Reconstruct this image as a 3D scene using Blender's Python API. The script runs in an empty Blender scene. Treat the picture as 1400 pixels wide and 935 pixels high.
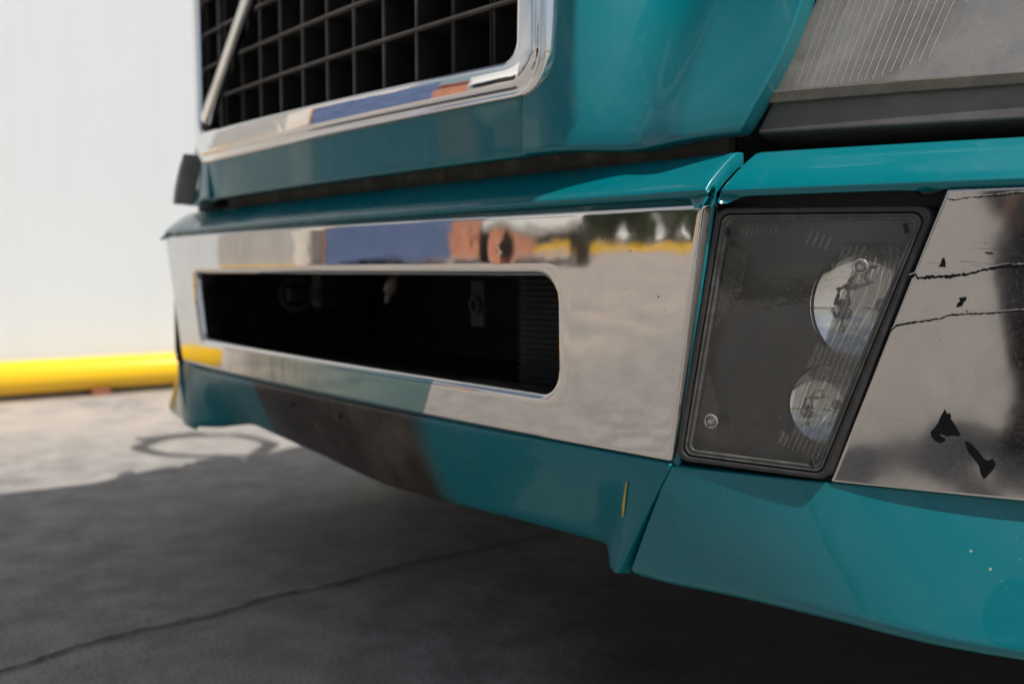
import bpy, bmesh, math, random
from mathutils import Vector, Matrix, noise as mnoise
random.seed(7)
sc = bpy.context.scene
col = sc.collection
R = math.radians

# ------------------------------------------------------------------ camera
YAW, PITCH = R(39.03), R(4.244)
CAM = Vector((1.297, -0.696, 0.600))
FWD = Vector((-math.cos(YAW)*math.cos(PITCH), math.sin(YAW)*math.cos(PITCH), -math.sin(PITCH)))
cd = bpy.data.cameras.new('camera_view'); cam = bpy.data.objects.new('camera_view', cd); col.objects.link(cam)
cam.location = CAM; cam.rotation_euler = FWD.to_track_quat('-Z', 'Y').to_euler()
cd.sensor_width = 36; cd.lens = 35.0; cd.clip_start = 0.02; cd.clip_end = 800
cd.dof.use_dof = True; cd.dof.focus_distance = 0.90; cd.dof.aperture_fstop = 4.2; cd.dof.aperture_blades = 9
sc.camera = cam

# ------------------------------------------------------------------ world, sun, exposure
SUN = Vector((0.62, 0.10, 1.0)).normalized()          # direction towards the sun
el = math.asin(SUN.z); az = math.atan2(SUN.x, SUN.y)
w = bpy.data.worlds.new('World'); sc.world = w; w.use_nodes = True
nt = w.node_tree; nt.nodes.clear()
sky = nt.nodes.new('ShaderNodeTexSky'); sky.sky_type = 'NISHITA'; sky.sun_disc = False
sky.sun_elevation = el; sky.sun_rotation = az; sky.air_density = 1.2; sky.dust_density = 2.5; sky.ozone_density = 1.0
bg = nt.nodes.new('ShaderNodeBackground'); bg.inputs['Strength'].default_value = 0.075
out = nt.nodes.new('ShaderNodeOutputWorld')
# soft clouds mixed into the sky all round
tc = nt.nodes.new('ShaderNodeTexCoord'); nz = nt.nodes.new('ShaderNodeTexNoise')
nz.inputs['Scale'].default_value = 2.6; nz.inputs['Detail'].default_value = 7
mp = nt.nodes.new('ShaderNodeMapping'); mp.inputs['Scale'].default_value = (1, 1, 2.6)
rp = nt.nodes.new('ShaderNodeValToRGB'); rp.color_ramp.elements[0].position = .46; rp.color_ramp.elements[1].position = .68
mx = nt.nodes.new('ShaderNodeMix'); mx.data_type = 'RGBA'; mx.inputs[7].default_value = (7.0, 7.0, 7.0, 1)
L = nt.links.new
L(tc.outputs['Generated'], mp.inputs['Vector']); L(mp.outputs[0], nz.inputs['Vector']); L(nz.outputs['Fac'], rp.inputs[0])
L(rp.outputs[0], mx.inputs[0]); L(sky.outputs[0], mx.inputs[6]); L(mx.outputs[2], bg.inputs[0]); L(bg.outputs[0], out.inputs[0])
sd = bpy.data.lights.new('sun', 'SUN'); sd.energy = 5.0; sd.angle = R(0.53); sd.color = (1.0, 0.955, 0.90)
so = bpy.data.objects.new('sun', sd); col.objects.link(so); so.location = (6, 3, 12)
so.rotation_euler = (-SUN).to_track_quat('-Z', 'Y').to_euler()
sc.view_settings.view_transform = 'Standard'; sc.view_settings.look = 'None'
sc.view_settings.exposure = 0.18; sc.view_settings.gamma = 1.0

# ------------------------------------------------------------------ material helpers
def mat(name, base=(.5, .5, .5), rough=.5, metal=0., **kw):
    m = bpy.data.materials.new(name); m.use_nodes = True
    b = m.node_tree.nodes['Principled BSDF']
    b.inputs['Base Color'].default_value = (*base, 1); b.inputs['Roughness'].default_value = rough
    b.inputs['Metallic'].default_value = metal
    for k, v in kw.items(): b.inputs[k.replace('_', ' ')].default_value = v
    return m
class N:
    """small node writer"""
    def __init__(s, m):
        s.t = m.node_tree; s.b = s.t.nodes['Principled BSDF']; s.c = s.t.nodes.new('ShaderNodeTexCoord').outputs['Object']
    def node(s, ty, **kw):
        n = s.t.nodes.new(ty)
        for k, v in kw.items():
            if k in n.inputs.keys(): s.put(n.inputs[k], v)
            else: setattr(n, k, v)
        return n
    def put(s, i, v):
        if isinstance(v, bpy.types.NodeSocket): s.t.links.new(v, i)
        elif isinstance(v, tuple) and len(v) == 3 and i.type == 'RGBA': i.default_value = (*v, 1)
        else: i.default_value = v
    def math(s, op, a, b=0., c=0., clamp=False):
        n = s.t.nodes.new('ShaderNodeMath'); n.operation = op; n.use_clamp = clamp
        s.put(n.inputs[0], a); s.put(n.inputs[1], b); s.put(n.inputs[2], c); return n.outputs[0]
    def scale(s, v, co=None):
        n = s.t.nodes.new('ShaderNodeMapping'); s.t.links.new(co or s.c, n.inputs[0]); n.inputs['Scale'].default_value = v; return n.outputs[0]
    def noise(s, sc_, det=4., rough=.55, co=None):
        n = s.t.nodes.new('ShaderNodeTexNoise'); s.t.links.new(co or s.c, n.inputs['Vector'])
        n.inputs['Scale'].default_value = sc_; n.inputs['Detail'].default_value = det; n.inputs['Roughness'].default_value = rough
        return n.outputs['Fac']
    def vor(s, sc_, co=None):
        n = s.t.nodes.new('ShaderNodeTexVoronoi'); s.t.links.new(co or s.c, n.inputs['Vector']); n.inputs['Scale'].default_value = sc_
        return n.outputs['Distance'], n.outputs['Color']
    def step(s, v, a, b, lo=0., hi=1.):
        n = s.t.nodes.new('ShaderNodeMapRange'); n.interpolation_type = 'SMOOTHSTEP'
        s.put(n.inputs[0], v)
        n.inputs[1].default_value = a; n.inputs[2].default_value = b; n.inputs[3].default_value = lo; n.inputs[4].default_value = hi
        return n.outputs[0]
    def mix(s, f, a, b):
        n = s.t.nodes.new('ShaderNodeMix'); n.data_type = 'RGBA'
        s.put(n.inputs[0], f)
        for i, v in ((6, a), (7, b)):
            if isinstance(v, tuple): v = (*v, 1) if len(v) == 3 else v
            s.put(n.inputs[i], v)
        return n.outputs[2]
    def xyz(s):
        n = s.t.nodes.new('ShaderNodeSeparateXYZ'); s.t.links.new(s.c, n.inputs[0]); return n.outputs
    def set(s, k, v): s.put(s.b.inputs[k], v)
    def bump(s, h, dist, strength=1., prev=None):
        n = s.t.nodes.new('ShaderNodeBump'); n.inputs['Strength'].default_value = strength; n.inputs['Distance'].default_value = dist
        s.put(n.inputs['Height'], h)
        if prev: s.t.links.new(prev, n.inputs['Normal'])
        return n.outputs[0]

TEAL = (0.0006, 0.139, 0.166)
def specks(n, scale, lo, density):
    """sparse round flecks: 1 inside a fleck"""
    d, c = n.vor(scale)
    sep = n.t.nodes.new('ShaderNodeSeparateColor'); n.t.links.new(c, sep.inputs[0])
    on = n.math('LESS_THAN', sep.outputs[0], density)
    return n.math('MULTIPLY', n.step(d, lo, lo*.6), on)
def teal_paint(name, base=TEAL, dust=.09, rough=.26):
    m = mat(name, base, rough, Coat_Weight=.5, Coat_Roughness=.03, Specular_IOR_Level=.2)
    n = N(m)
    a = n.noise(3.2, 5, .6); s = n.noise(1.0, 6, .65, n.scale((60, 60, 7)))
    f = n.math('MULTIPLY', n.step(a, .42, .75), dust)
    f2 = n.math('MULTIPLY', n.step(s, .55, .8), dust*.55)
    c = n.mix(n.math('ADD', f, f2, clamp=True), base, (.20, .23, .22))
    cl = n.step(n.noise(7, 3), .52, .68)
    c = n.mix(n.math('MULTIPLY', n.math('MULTIPLY', specks(n, 60, .085, .2), cl), .8), c, (.42, .40, .34))
    c = n.mix(n.math('MULTIPLY', n.math('MULTIPLY', specks(n, 230, .16, .2), cl), .6), c, (.30, .36, .36))
    wipe = n.math('MULTIPLY', n.step(n.noise(1.0, 4, .6, n.scale((26, 26, 5))), .58, .80), n.step(n.noise(4.5, 2), .50, .66))
    c = n.mix(n.math('MULTIPLY', wipe, .28), c, (.30, .38, .38))
    n.set('Base Color', c)
    n.set('Roughness', n.step(n.noise(9, 5), .3, .8, rough*.7, rough*1.7))
    b1 = n.bump(n.noise(5.0, 2), .0016); n.set('Normal', n.bump(n.noise(160, 2), .00004, prev=b1)); 
    n.t.links.new(b1, n.b.inputs['Coat Normal'])
    return m
M = {}
M['teal'] = teal_paint('teal_paint')
M['teal_old'] = teal_paint('weathered_teal_paint', dust=.07, rough=.3)
def valance_paint():
    m = teal_paint('teal_paint_with_bare_black_middle', dust=.12); n = N(m)
    base = n.b.inputs['Base Color'].links[0].from_socket
    x, y, z = n.xyz()
    wob = n.math('MULTIPLY', n.math('SUBTRACT', n.noise(14, 4), .5), .03)
    xx = n.math('ADD', x, wob)
    left = n.step(xx, -.275, -.235); right = n.step(xx, .275, .205)
    k = n.math('MULTIPLY', left, right)
    blk = n.mix(n.step(n.noise(7, 6, .7), .4, .75), (.030, .024, .020), (.105, .085, .072))
    n.set('Base Color', n.mix(k, base, blk))
    n.set('Roughness', n.mix(k, n.b.inputs['Roughness'].links[0].from_socket, (.24, .24, .24)))
    n.set('Coat Weight', n.math('MULTIPLY_ADD', k, -.15, .25))
    return m
M['valance'] = valance_paint()
def chrome(name, rough=.038, film=.10, grain=0., stain=False, dent=False, base=(.63, .61, .585)):
    m = mat(name, base, rough, 1.0); n = N(m); x, y, z = n.xyz()
    sp = n.math('ADD', n.math('MULTIPLY', specks(n, 55, .075, .20), .9), n.math('MULTIPLY', specks(n, 200, .12, .16), .7), clamp=True)
    dirt = n.math('MULTIPLY', n.step(n.noise(6, 6, .68), .4, .8), film)
    if grain: dirt = n.math('ADD', dirt, n.math('MULTIPLY', n.step(n.noise(420, 2), .45, .7), grain))
    c = base
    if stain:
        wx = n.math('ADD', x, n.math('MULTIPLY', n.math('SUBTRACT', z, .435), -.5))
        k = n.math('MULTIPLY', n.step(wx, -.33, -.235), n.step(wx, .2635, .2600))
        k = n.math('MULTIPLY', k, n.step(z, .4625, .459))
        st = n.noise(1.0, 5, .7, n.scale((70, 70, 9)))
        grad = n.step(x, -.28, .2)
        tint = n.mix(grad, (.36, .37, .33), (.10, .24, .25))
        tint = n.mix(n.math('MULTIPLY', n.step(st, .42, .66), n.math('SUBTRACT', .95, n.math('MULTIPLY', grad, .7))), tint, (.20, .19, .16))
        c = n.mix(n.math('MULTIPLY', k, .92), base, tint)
    blot = n.math('MULTIPLY', n.step(n.noise(1.0, 5, .65, n.scale((30, 30, 6))), .56, .80), n.step(n.noise(5.0, 3), .48, .66))
    c = n.mix(n.math('MULTIPLY', blot, .35), c, (.34, .32, .29))
    c = n.mix(sp, c, (.035, .028, .022))
    n.set('Base Color', c)
    n.set('Metallic', n.math('SUBTRACT', 1.0, n.math('MAXIMUM', dirt, sp), clamp=True))
    if film: 
        c2 = n.mix(n.math('MULTIPLY', dirt, .9), c, (.30, .28, .25)); n.set('Base Color', c2)
    n.set('Roughness', n.step(n.noise(11, 5), .3, .8, rough*.7, rough*1.6))
    h = n.noise(8.0, 2, .4)
    nb = n.bump(n.noise(22.0, 2, .5), .00012, prev=n.bump(h, .0008))
    if dent:
        def bowl(cx, cz, r):
            dx = n.math('SUBTRACT', x, cx); dz = n.math('SUBTRACT', z, cz)
            d2 = n.math('ADD', n.math('MULTIPLY', dx, dx), n.math('MULTIPLY', dz, dz))
            return n.math('EXPONENT', n.math('MULTIPLY', d2, -1/(r*r)))
        hh = n.math('ADD', n.math('MULTIPLY', bowl(.4078, .6245, .020), .12), n.math('MULTIPLY', bowl(.4078, .6213, .0050), .035))
        hh = n.math('ADD', hh, n.math('MULTIPLY', bowl(-.27, .640, .02), .18))
        nb = n.bump(hh, -.0022, prev=nb)
    n.set('Normal', nb)
    return m
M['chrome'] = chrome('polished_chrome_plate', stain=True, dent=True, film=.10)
M['chrome_ring'] = chrome('chrome_surround_finish', rough=.025, film=.05, base=(.80, .79, .78))
M['chrome_worn'] = chrome('worn_chrome_film', rough=.075, film=.14, grain=.07, base=(.53, .505, .485))
M['chrome_peel'] = mat('bare_base_under_peeled_chrome', (.007, .0075, .008), .8, Specular_IOR_Level=.15)
M['edge_film'] = mat('torn_film_edge', (.55, .53, .50), .3, .6)
def plastic(name, base, rough, amt=.5, scale=20):
    m = mat(name, base, rough); n = N(m)
    dusty = tuple(min(1, v*2.4+.03) for v in base)
    n.set('Base Color', n.mix(n.math('MULTIPLY', n.step(n.noise(scale, 6, .65), .4, .8), amt), base, dusty))
    n.set('Normal', n.bump(n.noise(scale*12, 3), .0002)); return m
M['grille'] = plastic('dusty_dark_grey_plastic', (.125, .108, .092), .42)
M['black'] = plastic('black_plastic', (.012, .012, .012), .5, .3)
M['rubber'] = plastic('black_rubber_gasket', (.022, .021, .020), .45, .35, 60)
M['cavity'] = plastic('near_black_cavity', (.008, .008, .008), .7, .25)  # near-black base for the cavity, backings and slots
M['metal_dark'] = plastic('dirty_dark_steel', (.003, .0029, .0028), .9, .1)
M['housing'] = plastic('dark_grey_lamp_housing', (.030, .029, .027), .42, .35, 15)
M['dirt_strip'] = plastic('mud_caked_grey_panel', (.050, .047, .038), .85, .9, 30)
M['teal_dark'] = teal_paint('dark_teal_recess', base=(.0005, .014, .018), dust=.04, rough=.6)  # much darker teal than the body, for the pocket behind the lamps
M['grey_trim'] = plastic('faded_grey_trim_plastic', (.085, .080, .076), .50, .35, 9)
M['mirror'] = mat('lamp_reflector_aluminium', (.86, .87, .88), .02, 1.0)
M['steel'] = mat('screw_steel', (.45, .42, .38), .25, 1.0)
M['yellow_scuff'] = mat('yellow_paint_scuff', (.62, .38, .03), .6)
def lens_mat(name, dust, tint, gr, hazy=(.30, .28, .255), scr=.12, lift=1.):
    m = bpy.data.materials.new(name); m.use_nodes = True; n = N(m); t = n.t
    outp = t.nodes['Material Output']; b = n.b
    tr = n.node('ShaderNodeBsdfTransparent'); tr.inputs[0].default_value = (*tint, 1)
    gl = n.node('ShaderNodeBsdfGlossy'); gl.inputs['Roughness'].default_value = gr; gl.inputs['Color'].default_value = (.95, .95, .95, 1)
    fr = n.node('ShaderNodeFresnel'); fr.inputs['IOR'].default_value = 1.5
    nb = n.bump(n.noise(60, 3), .00012); t.links.new(nb, gl.inputs['Normal'])
    ms = n.node('ShaderNodeMixShader'); t.links.new(n.math('MULTIPLY_ADD', fr.outputs[0], lift, .012), ms.inputs[0]); t.links.new(tr.outputs[0], ms.inputs[1]); t.links.new(gl.outputs[0], ms.inputs[2])
    b.inputs['Base Color'].default_value = (*hazy, 1); b.inputs['Roughness'].default_value = .45
    d = n.math('MULTIPLY', n.step(n.noise(14, 6, .7), .2, .8, .6, 1.4), dust)
    d = n.math('ADD', d, n.math('MULTIPLY', specks(n, 170, .12, .45), .45))
    d = n.math('ADD', d, n.math('MULTIPLY', specks(n, 420, .2, .25), .25), clamp=True)
    m2 = n.node('ShaderNodeMixShader'); t.links.new(d, m2.inputs[0]); t.links.new(ms.outputs[0], m2.inputs[1]); t.links.new(b.outputs[0], m2.inputs[2])
    t.links.new(m2.outputs[0], outp.inputs[0]); return m
M['lamp_lens'] = lens_mat('dusty_clear_lamp_lens', .07, (.95, .94, .92), .02)
M['flute'] = lens_mat('moulded_lens_flute', .36, (.80, .80, .78), .05, hazy=(.50, .49, .46), lift=1.5)
M['head_lens'] = lens_mat('hazed_headlight_lens', .40, (.80, .79, .76), .05, hazy=(.36, .335, .30), lift=1.6)
M['head_flute'] = mat('headlight_flute_edge', (.40, .38, .355), .4)
M['glass'] = mat('dark_cab_glass', (.01, .012, .013), .03, 0., Coat_Weight=1.)
M['tyre'] = plastic('tyre_rubber', (.018, .018, .018), .8)

# ------------------------------------------------------------------ mesh helpers
def link(name, me, m, parent=None):
    me.materials.append(m) if m else None
    o = bpy.data.objects.new(name, me); col.objects.link(o)
    if parent: o.parent = parent
    return o
def mesh(name, V, Fc, m, parent=None, smooth=True, angle=None):
    me = bpy.data.meshes.new(name); me.from_pydata([tuple(v) for v in V], [], Fc); me.update()
    bm = bmesh.new(); bm.from_mesh(me); bmesh.ops.remove_doubles(bm, verts=bm.verts, dist=1e-6); bmesh.ops.recalc_face_normals(bm, faces=bm.faces)
    if angle is not None:
        for e in bm.edges:
            e.smooth = len(e.link_faces) == 2 and e.calc_face_angle(0) < R(angle)
    bm.to_mesh(me); bm.free()
    for p in me.polygons: p.use_smooth = smooth
    return link(name, me, m, parent)
def bm_obj(name, bm, m, parent=None, smooth=False):
    bmesh.ops.recalc_face_normals(bm, faces=bm.faces)
    me = bpy.data.meshes.new(name); bm.to_mesh(me); bm.free()
    for p in me.polygons: p.use_smooth = smooth
    return link(name, me, m, parent)
def box(bm, c, s, rot=None, bev=0.):
    mt = Matrix.Translation(c) @ (rot.to_4x4() if rot else Matrix()) @ Matrix.Diagonal((*s, 1))
    r = bmesh.ops.create_cube(bm, size=1, matrix=mt)
    if bev:
        es = list({e for v in r['verts'] for e in v.link_edges})
        bmesh.ops.bevel(bm, geom=es, offset=bev, segments=2, profile=.5, affect='EDGES')
def tube(bm, pts, r, seg=12, cap=True):
    pts = [Vector(p) for p in pts]; rs = r if isinstance(r, (list, tuple)) else [r]*len(pts); rings = []
    up = Vector((0, 0, 1))
    for i, p in enumerate(pts):
        t = (pts[min(i+1, len(pts)-1)]-pts[max(i-1, 0)]).normalized()
        a = t.cross(up if abs(t.z) < .95 else Vector((1, 0, 0))).normalized(); b = t.cross(a)
        rings.append([bm.verts.new(p+(a*math.cos(2*math.pi*k/seg)+b*math.sin(2*math.pi*k/seg))*rs[i]) for k in range(seg)])
    for A, B in zip(rings, rings[1:]):
        for k in range(seg): bm.faces.new((A[k], A[(k+1) % seg], B[(k+1) % seg], B[k]))
    if cap: bm.faces.new(rings[0]); bm.faces.new(rings[-1])
def torus(bm, c, R1, r, ax, seg=24, s2=8, sy=1.):
    ax = Vector(ax).normalized(); a = ax.orthogonal().normalized(); b = ax.cross(a); rings = []
    for i in range(seg):
        t = 2*math.pi*i/seg; rad = a*math.cos(t)+b*math.sin(t)*sy; cc = Vector(c)+rad*R1
        rings.append([bm.verts.new(cc+(rad*math.cos(2*math.pi*k/s2)+ax*math.sin(2*math.pi*k/s2))*r) for k in range(s2)])
    for i in range(seg):
        A, B = rings[i], rings[(i+1) % seg]
        for k in range(s2): bm.faces.new((A[k], A[(k+1) % s2], B[(k+1) % s2], B[k]))
def spaced(n, eps):
    return [0, eps]+[eps+(1-2*eps)*i/n for i in range(1, n)]+[1-eps, 1]
def panel(name, fn, nu, nv, m, parent, hint=(0, -1, 0), depth=.02, r=.003, eps=.006, angle=None):
    """curved sheet fn(u,v)->Vector with a rolled edge and a return of the given depth"""
    us, vs = spaced(nu, eps), spaced(nv, eps*1.6)
    G = [[fn(u, v) for u in us] for v in vs]; W, H = len(us), len(vs)
    V = [p for row in G for p in row]; Fc = [(j*W+i, j*W+i+1, (j+1)*W+i+1, (j+1)*W+i) for j in range(H-1) for i in range(W-1)]
    hint = Vector(hint)
    def nrm(i, j):
        i0, i1, j0, j1 = max(i-1, 0), min(i+1, W-1), max(j-1, 0), min(j+1, H-1)
        v = (G[j][i1]-G[j][i0]).cross(G[j1][i]-G[j0][i]).normalized()
        return v if v.dot(hint) > 0 else -v
    loop = [(i, 0) for i in range(W-1)]+[(W-1, j) for j in range(H-1)]+[(i, H-1) for i in range(W-1, 0, -1)]+[(0, j) for j in range(H-1, 0, -1)]
    info = []
    for i, j in loop:
        nn = nrm(i, j); o = Vector()
        if i == 0: o += (G[j][0]-G[j][1]).normalized()
        if i == W-1: o += (G[j][-1]-G[j][-2]).normalized()
        if j == 0: o += (G[0][i]-G[1][i]).normalized()
        if j == H-1: o += (G[-1][i]-G[-2][i]).normalized()
        o -= nn*o.dot(nn); info.append((G[j][i], nn, o.normalized()))
    prev = [j*W+i for i, j in loop]
    for k in (1, 2, 3, 4):
        if k < 4: a = math.pi/2*k/3; oo, dd = r*math.sin(a), r*(1-math.cos(a))
        else: oo, dd = r, depth
        b = len(V); V += [p+o*oo-nn*dd for p, nn, o in info]; cur = list(range(b, b+len(loop))); n = len(loop)
        Fc += [(prev[q], prev[(q+1) % n], cur[(q+1) % n], cur[q]) for q in range(n)]; prev = cur
    return mesh(name, V, Fc, m, parent, angle=angle)
def coons(l, r_, t=None, b=None):
    """l=(bottom,top) polyline of (s,z) points for left, r_ same for right; straight rows between"""
    def along(pl, v):
        k = v*(len(pl)-1); i = min(int(k), len(pl)-2); f = k-i
        return (pl[i][0]*(1-f)+pl[i+1][0]*f, pl[i][1]*(1-f)+pl[i+1][1]*f)
    def g(u, v):
        a, c = along(l, v), along(r_, v); return a[0]*(1-u)+c[0]*u, a[1]*(1-u)+c[1]*u
    return g
def rloop(corners, rad, seg=7, side=14):
    """closed rounded polygon as a list of (s,z), equal counts for equal arguments"""
    n = len(corners); rad = rad if isinstance(rad, (list, tuple)) else [rad]*n; P = []; ends = []
    for i in range(n):
        p, a, b = (Vector(corners[k]) for k in (i, i-1, (i+1) % n))
        da, db = (a-p).normalized(), (b-p).normalized(); h = math.acos(max(-1, min(1, da.dot(db))))/2
        rr = rad[i]; d = rr/math.tan(h); c = p+(da+db).normalized()*rr/math.sin(h)
        s0, s1 = p+da*d-c, p+db*d-c
        ang = s0.angle_signed(s1) if rr > 1e-7 else 0
        arc = []
        for k in range(seg+1):
            if rr > 1e-7:
                th = -ang*k/seg; arc.append(c+Vector((s0.x*math.cos(th)-s0.y*math.sin(th), s0.x*math.sin(th)+s0.y*math.cos(th))))
            else: arc.append(p.copy())
        ends.append(arc)
    for i in range(n):
        P += ends[i]; q0, q1 = ends[i][-1], ends[(i+1) % n][0]
        P += [q0.lerp(q1, k/side) for k in range(1, side)]
    return P
def inset(corners, d):
    n = len(corners); o = []; A = sum(corners[i][0]*corners[(i+1) % n][1]-corners[(i+1) % n][0]*corners[i][1] for i in range(n)); sg = 1 if A > 0 else -1
    for i in range(n):
        p, a, b = (Vector(corners[k]) for k in (i, i-1, (i+1) % n))
        d1, d2 = (p-a).normalized(), (b-p).normalized()
        n1, n2 = Vector((-d1.y, d1.x))*sg, Vector((-d2.y, d2.x))*sg
        o.append(tuple(p+(n1+n2)*(d/(1+n1.dot(n2)))))
    return o
def loft(name, loops, m, parent, close_last=False, angle=None):
    n = len(loops[0]); V = [p for l in loops for p in l]; Fc = []
    for k in range(len(loops)-1):
        a, b = k*n, (k+1)*n; Fc += [(a+i, a+(i+1) % n, b+(i+1) % n, b+i) for i in range(n)]
    if close_last: Fc.append(tuple(range((len(loops)-1)*n, len(loops)*n)))
    return mesh(name, V, Fc, m, parent, angle=angle)
def mirror(o, parent):
    c = o.copy(); c.data = o.data.copy(); col.objects.link(c); c.parent = parent
    for v in c.data.vertices: v.co.x = -v.co.x
    c.data.flip_normals()
    for ch in [k for k in o.children]: mirror(ch, c)
    return c
def tag(o, label=None, cat=None, group=None, kind=None):
    for k, v in (('label', label), ('category', cat), ('group', group), ('kind', kind)):
        if v: o[k] = v
    return o
def empty(name, loc=(0, 0, 0)):
    o = bpy.data.objects.new(name, None); o.location = loc; o.empty_display_size = .2; col.objects.link(o); return o

# ------------------------------------------------------------------ plan curve of the truck's front
def P(s, dy=0., z=0.):
    a = abs(s); sg = 1 if s >= 0 else -1
    if a < .64: x, y = a, .053*a*a
    elif a < 1.08: u = a-.64; x, y = a, .0217+.30*u+.25*u*u
    else:
        x0, y0, th0 = 1.08, .0217+.30*.44+.25*.44**2, math.atan(.30+.5*.44)
        d = a-1.08; rr = .26; th = th0+d/rr
        if th < math.pi/2: x = x0+rr*(math.sin(th)-math.sin(th0)); y = y0-rr*(math.cos(th)-math.cos(th0))
        else: x = x0+rr*(1-math.sin(th0)); y = y0+rr*math.cos(th0)+(d-(math.pi/2-th0)*rr)
    return Vector((sg*x, y+dy, z))
def smooth(a, b, x):
    t = max(0, min(1, (x-a)/(b-a))); return t*t*(3-2*t)

def PC(s, dy=0., z=0.): return Vector((s, .053*s*s+dy, z))     # plan curve of the centre pieces
# ================================================================== THE GROUND, WALL AND PIPE
def ground_mat():
    m = mat('worn_asphalt', (.15, .14, .13), .85); n = N(m); x, y, z = n.xyz()
    fine = n.noise(160, 4, .7); mid = n.noise(9, 6, .6); big = n.noise(.9, 5, .6)
    stone, sc_ = n.vor(130)
    c = n.mix(n.step(mid, .3, .72), (.185, .174, .163), (.375, .354, .330))
    c = n.mix(n.math('MULTIPLY', n.step(big, .40, .65), .45), c, (.32, .30, .275))
    c = n.mix(n.math('MULTIPLY', n.step(fine, .42, .7), .75), c, (.085, .08, .078))
    c = n.mix(n.math('MULTIPLY', n.step(n.noise(34, 5, .7), .5, .72), .5), c, (.10, .095, .09))
    c = n.mix(n.math('MULTIPLY', n.step(stone, .30, .12), .35), c, (.40, .385, .36))
    dust = n.math('MULTIPLY', n.step(x, -1.6, -3.2), n.step(n.noise(1.7, 6, .62), .38, .62))
    c = n.mix(n.math('MULTIPLY', dust, .75), c, (.43, .36, .30))
    near = n.math('MULTIPLY', n.step(n.noise(2.3, 6, .6), .52, .7), .35)
    c = n.mix(near, c, (.30, .265, .225))
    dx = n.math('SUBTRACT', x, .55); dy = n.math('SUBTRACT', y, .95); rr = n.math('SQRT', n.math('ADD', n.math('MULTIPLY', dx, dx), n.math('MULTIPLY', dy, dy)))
    painted_shade = n.step(n.math('ADD', rr, n.math('MULTIPLY', n.noise(4, 5, .6), .5)), 1.15, .75, 0., .85)  # under-truck shade painted into the asphalt colour
    c = n.mix(painted_shade, c, (.022, .020, .018))
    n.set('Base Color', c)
    n.set('Normal', n.bump(fine, .004, .8, n.bump(mid, .006, .6)))
    return m
gm = bmesh.new(); bmesh.ops.create_grid(gm, x_segments=8, y_segments=8, size=150)
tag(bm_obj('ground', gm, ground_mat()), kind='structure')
crack = [(-.27, -.60), (-.297, -.382), (-.322, -.292), (-.338, -.21), (-.336, -.133), (-.331, -.039), (-.357, .075), (-.355, .129), (-.346, .214), (-.367, .334), (-.368, .459), (-.362, .569), (-.358, .73), (-.33, 1.1)]
V, Fc = [], []; prev = None
for i in range(len(crack)-1):
    for k in range(14):
        f = k/14; x = crack[i][0]*(1-f)+crack[i+1][0]*f; y = crack[i][1]*(1-f)+crack[i+1][1]*f
        j = mnoise.noise(Vector((y*28, 3, 0)))*.009+mnoise.noise(Vector((y*90, 3, 0)))*.004; wdt = .0026+.0065*abs(mnoise.noise(Vector((y*45, 9, 0))))+.003*abs(mnoise.noise(Vector((y*11, 5, 0))))
        V += [(x+j-wdt, y, .004), (x+j+wdt, y, .004)]
        if len(V) > 2: a = len(V); Fc.append((a-4, a-3, a-1, a-2))
tag(mesh('pavement_crack', V, Fc, plastic('dark_crack_filling', (.035, .033, .031), .95), None), kind='structure')

def wall_mat():
    m = mat('white_wall_paint', (.545, .570, .585), .75); n = N(m); x, y, z = n.xyz()
    s = n.noise(1.0, 5, .6, n.scale((3, 9, .9))); b = n.noise(1.6, 5, .6)
    c = n.mix(n.math('MULTIPLY', n.step(s, .45, .75), .35), (.545, .570, .585), (.50, .525, .535))
    c = n.mix(n.math('MULTIPLY', n.step(b, .5, .75), .25), c, (.51, .53, .54))
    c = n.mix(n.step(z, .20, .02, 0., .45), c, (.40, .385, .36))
    n.set('Base Color', c); n.set('Normal', n.bump(n.noise(70, 3), .0015)); return m
t = empty('white_wall', (-3.86, 4.0, 0)); tag(t, 'long white painted wall behind the yellow pipe', 'wall')
bm = bmesh.new(); box(bm, (0, .45, 2.4), (.30, 11.1, 4.8), bev=.01); bm_obj('wall_panel', bm, wall_mat(), t)
bm = bmesh.new(); box(bm, (0, .45, 4.84), (.36, 11.16, .08), bev=.01); bm_obj('coping', bm, mat('grey_coping', (.4, .4, .4), .6), t)
ym = mat('yellow_safety_paint', (.83, .49, .006), .38, Coat_Weight=.3); n = N(ym)
n.set('Base Color', n.mix(n.math('MULTIPLY', n.step(n.noise(5, 6, .7), .5, .8), .5), (.85, .52, .008), (.60, .36, .03)))
t = empty('guard_pipe', (-3.60, 0, 0)); tag(t, 'thick yellow guard pipe running low along the white wall', 'guard pipe')
bm = bmesh.new(); tube(bm, [(0, -1.0, .106), (0, 2.2, .106), (0, 9.0, .106)], .077, 32); bm_obj('pipe', bm, ym, t, True)
rust = plastic('rusty_bracket_steel', (.20, .065, .03), .8, .6, 30)
for y in (-.85, .74, 2.4, 4.2, 6.0, 7.8):
    bm = bmesh.new(); box(bm, (0, y, .018), (.10, .085, .036), bev=.004); box(bm, (-.055, y, .06), (.035, .05, .12), bev=.003); bm_obj('bracket', bm, rust, t)

# ================================================================== THE TRUCK
truck = empty('semi_truck', (0, 0, 0))
tag(truck, 'teal semi truck with chrome bumper, black grille and clouded lamps, parked beside the white wall', 'truck')

# ---- nose strip below the grille
g = coons([(-.475, .7255), (-.475, .80)], [(.4365, .7265), (.4365, .80)])
panel('nose_panel', lambda u, v: (lambda q: PC(q[0], .010-.008*v, q[1]))(g(u, v)), 40, 6, M['teal_old'], truck, depth=.05, r=.003)
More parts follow.
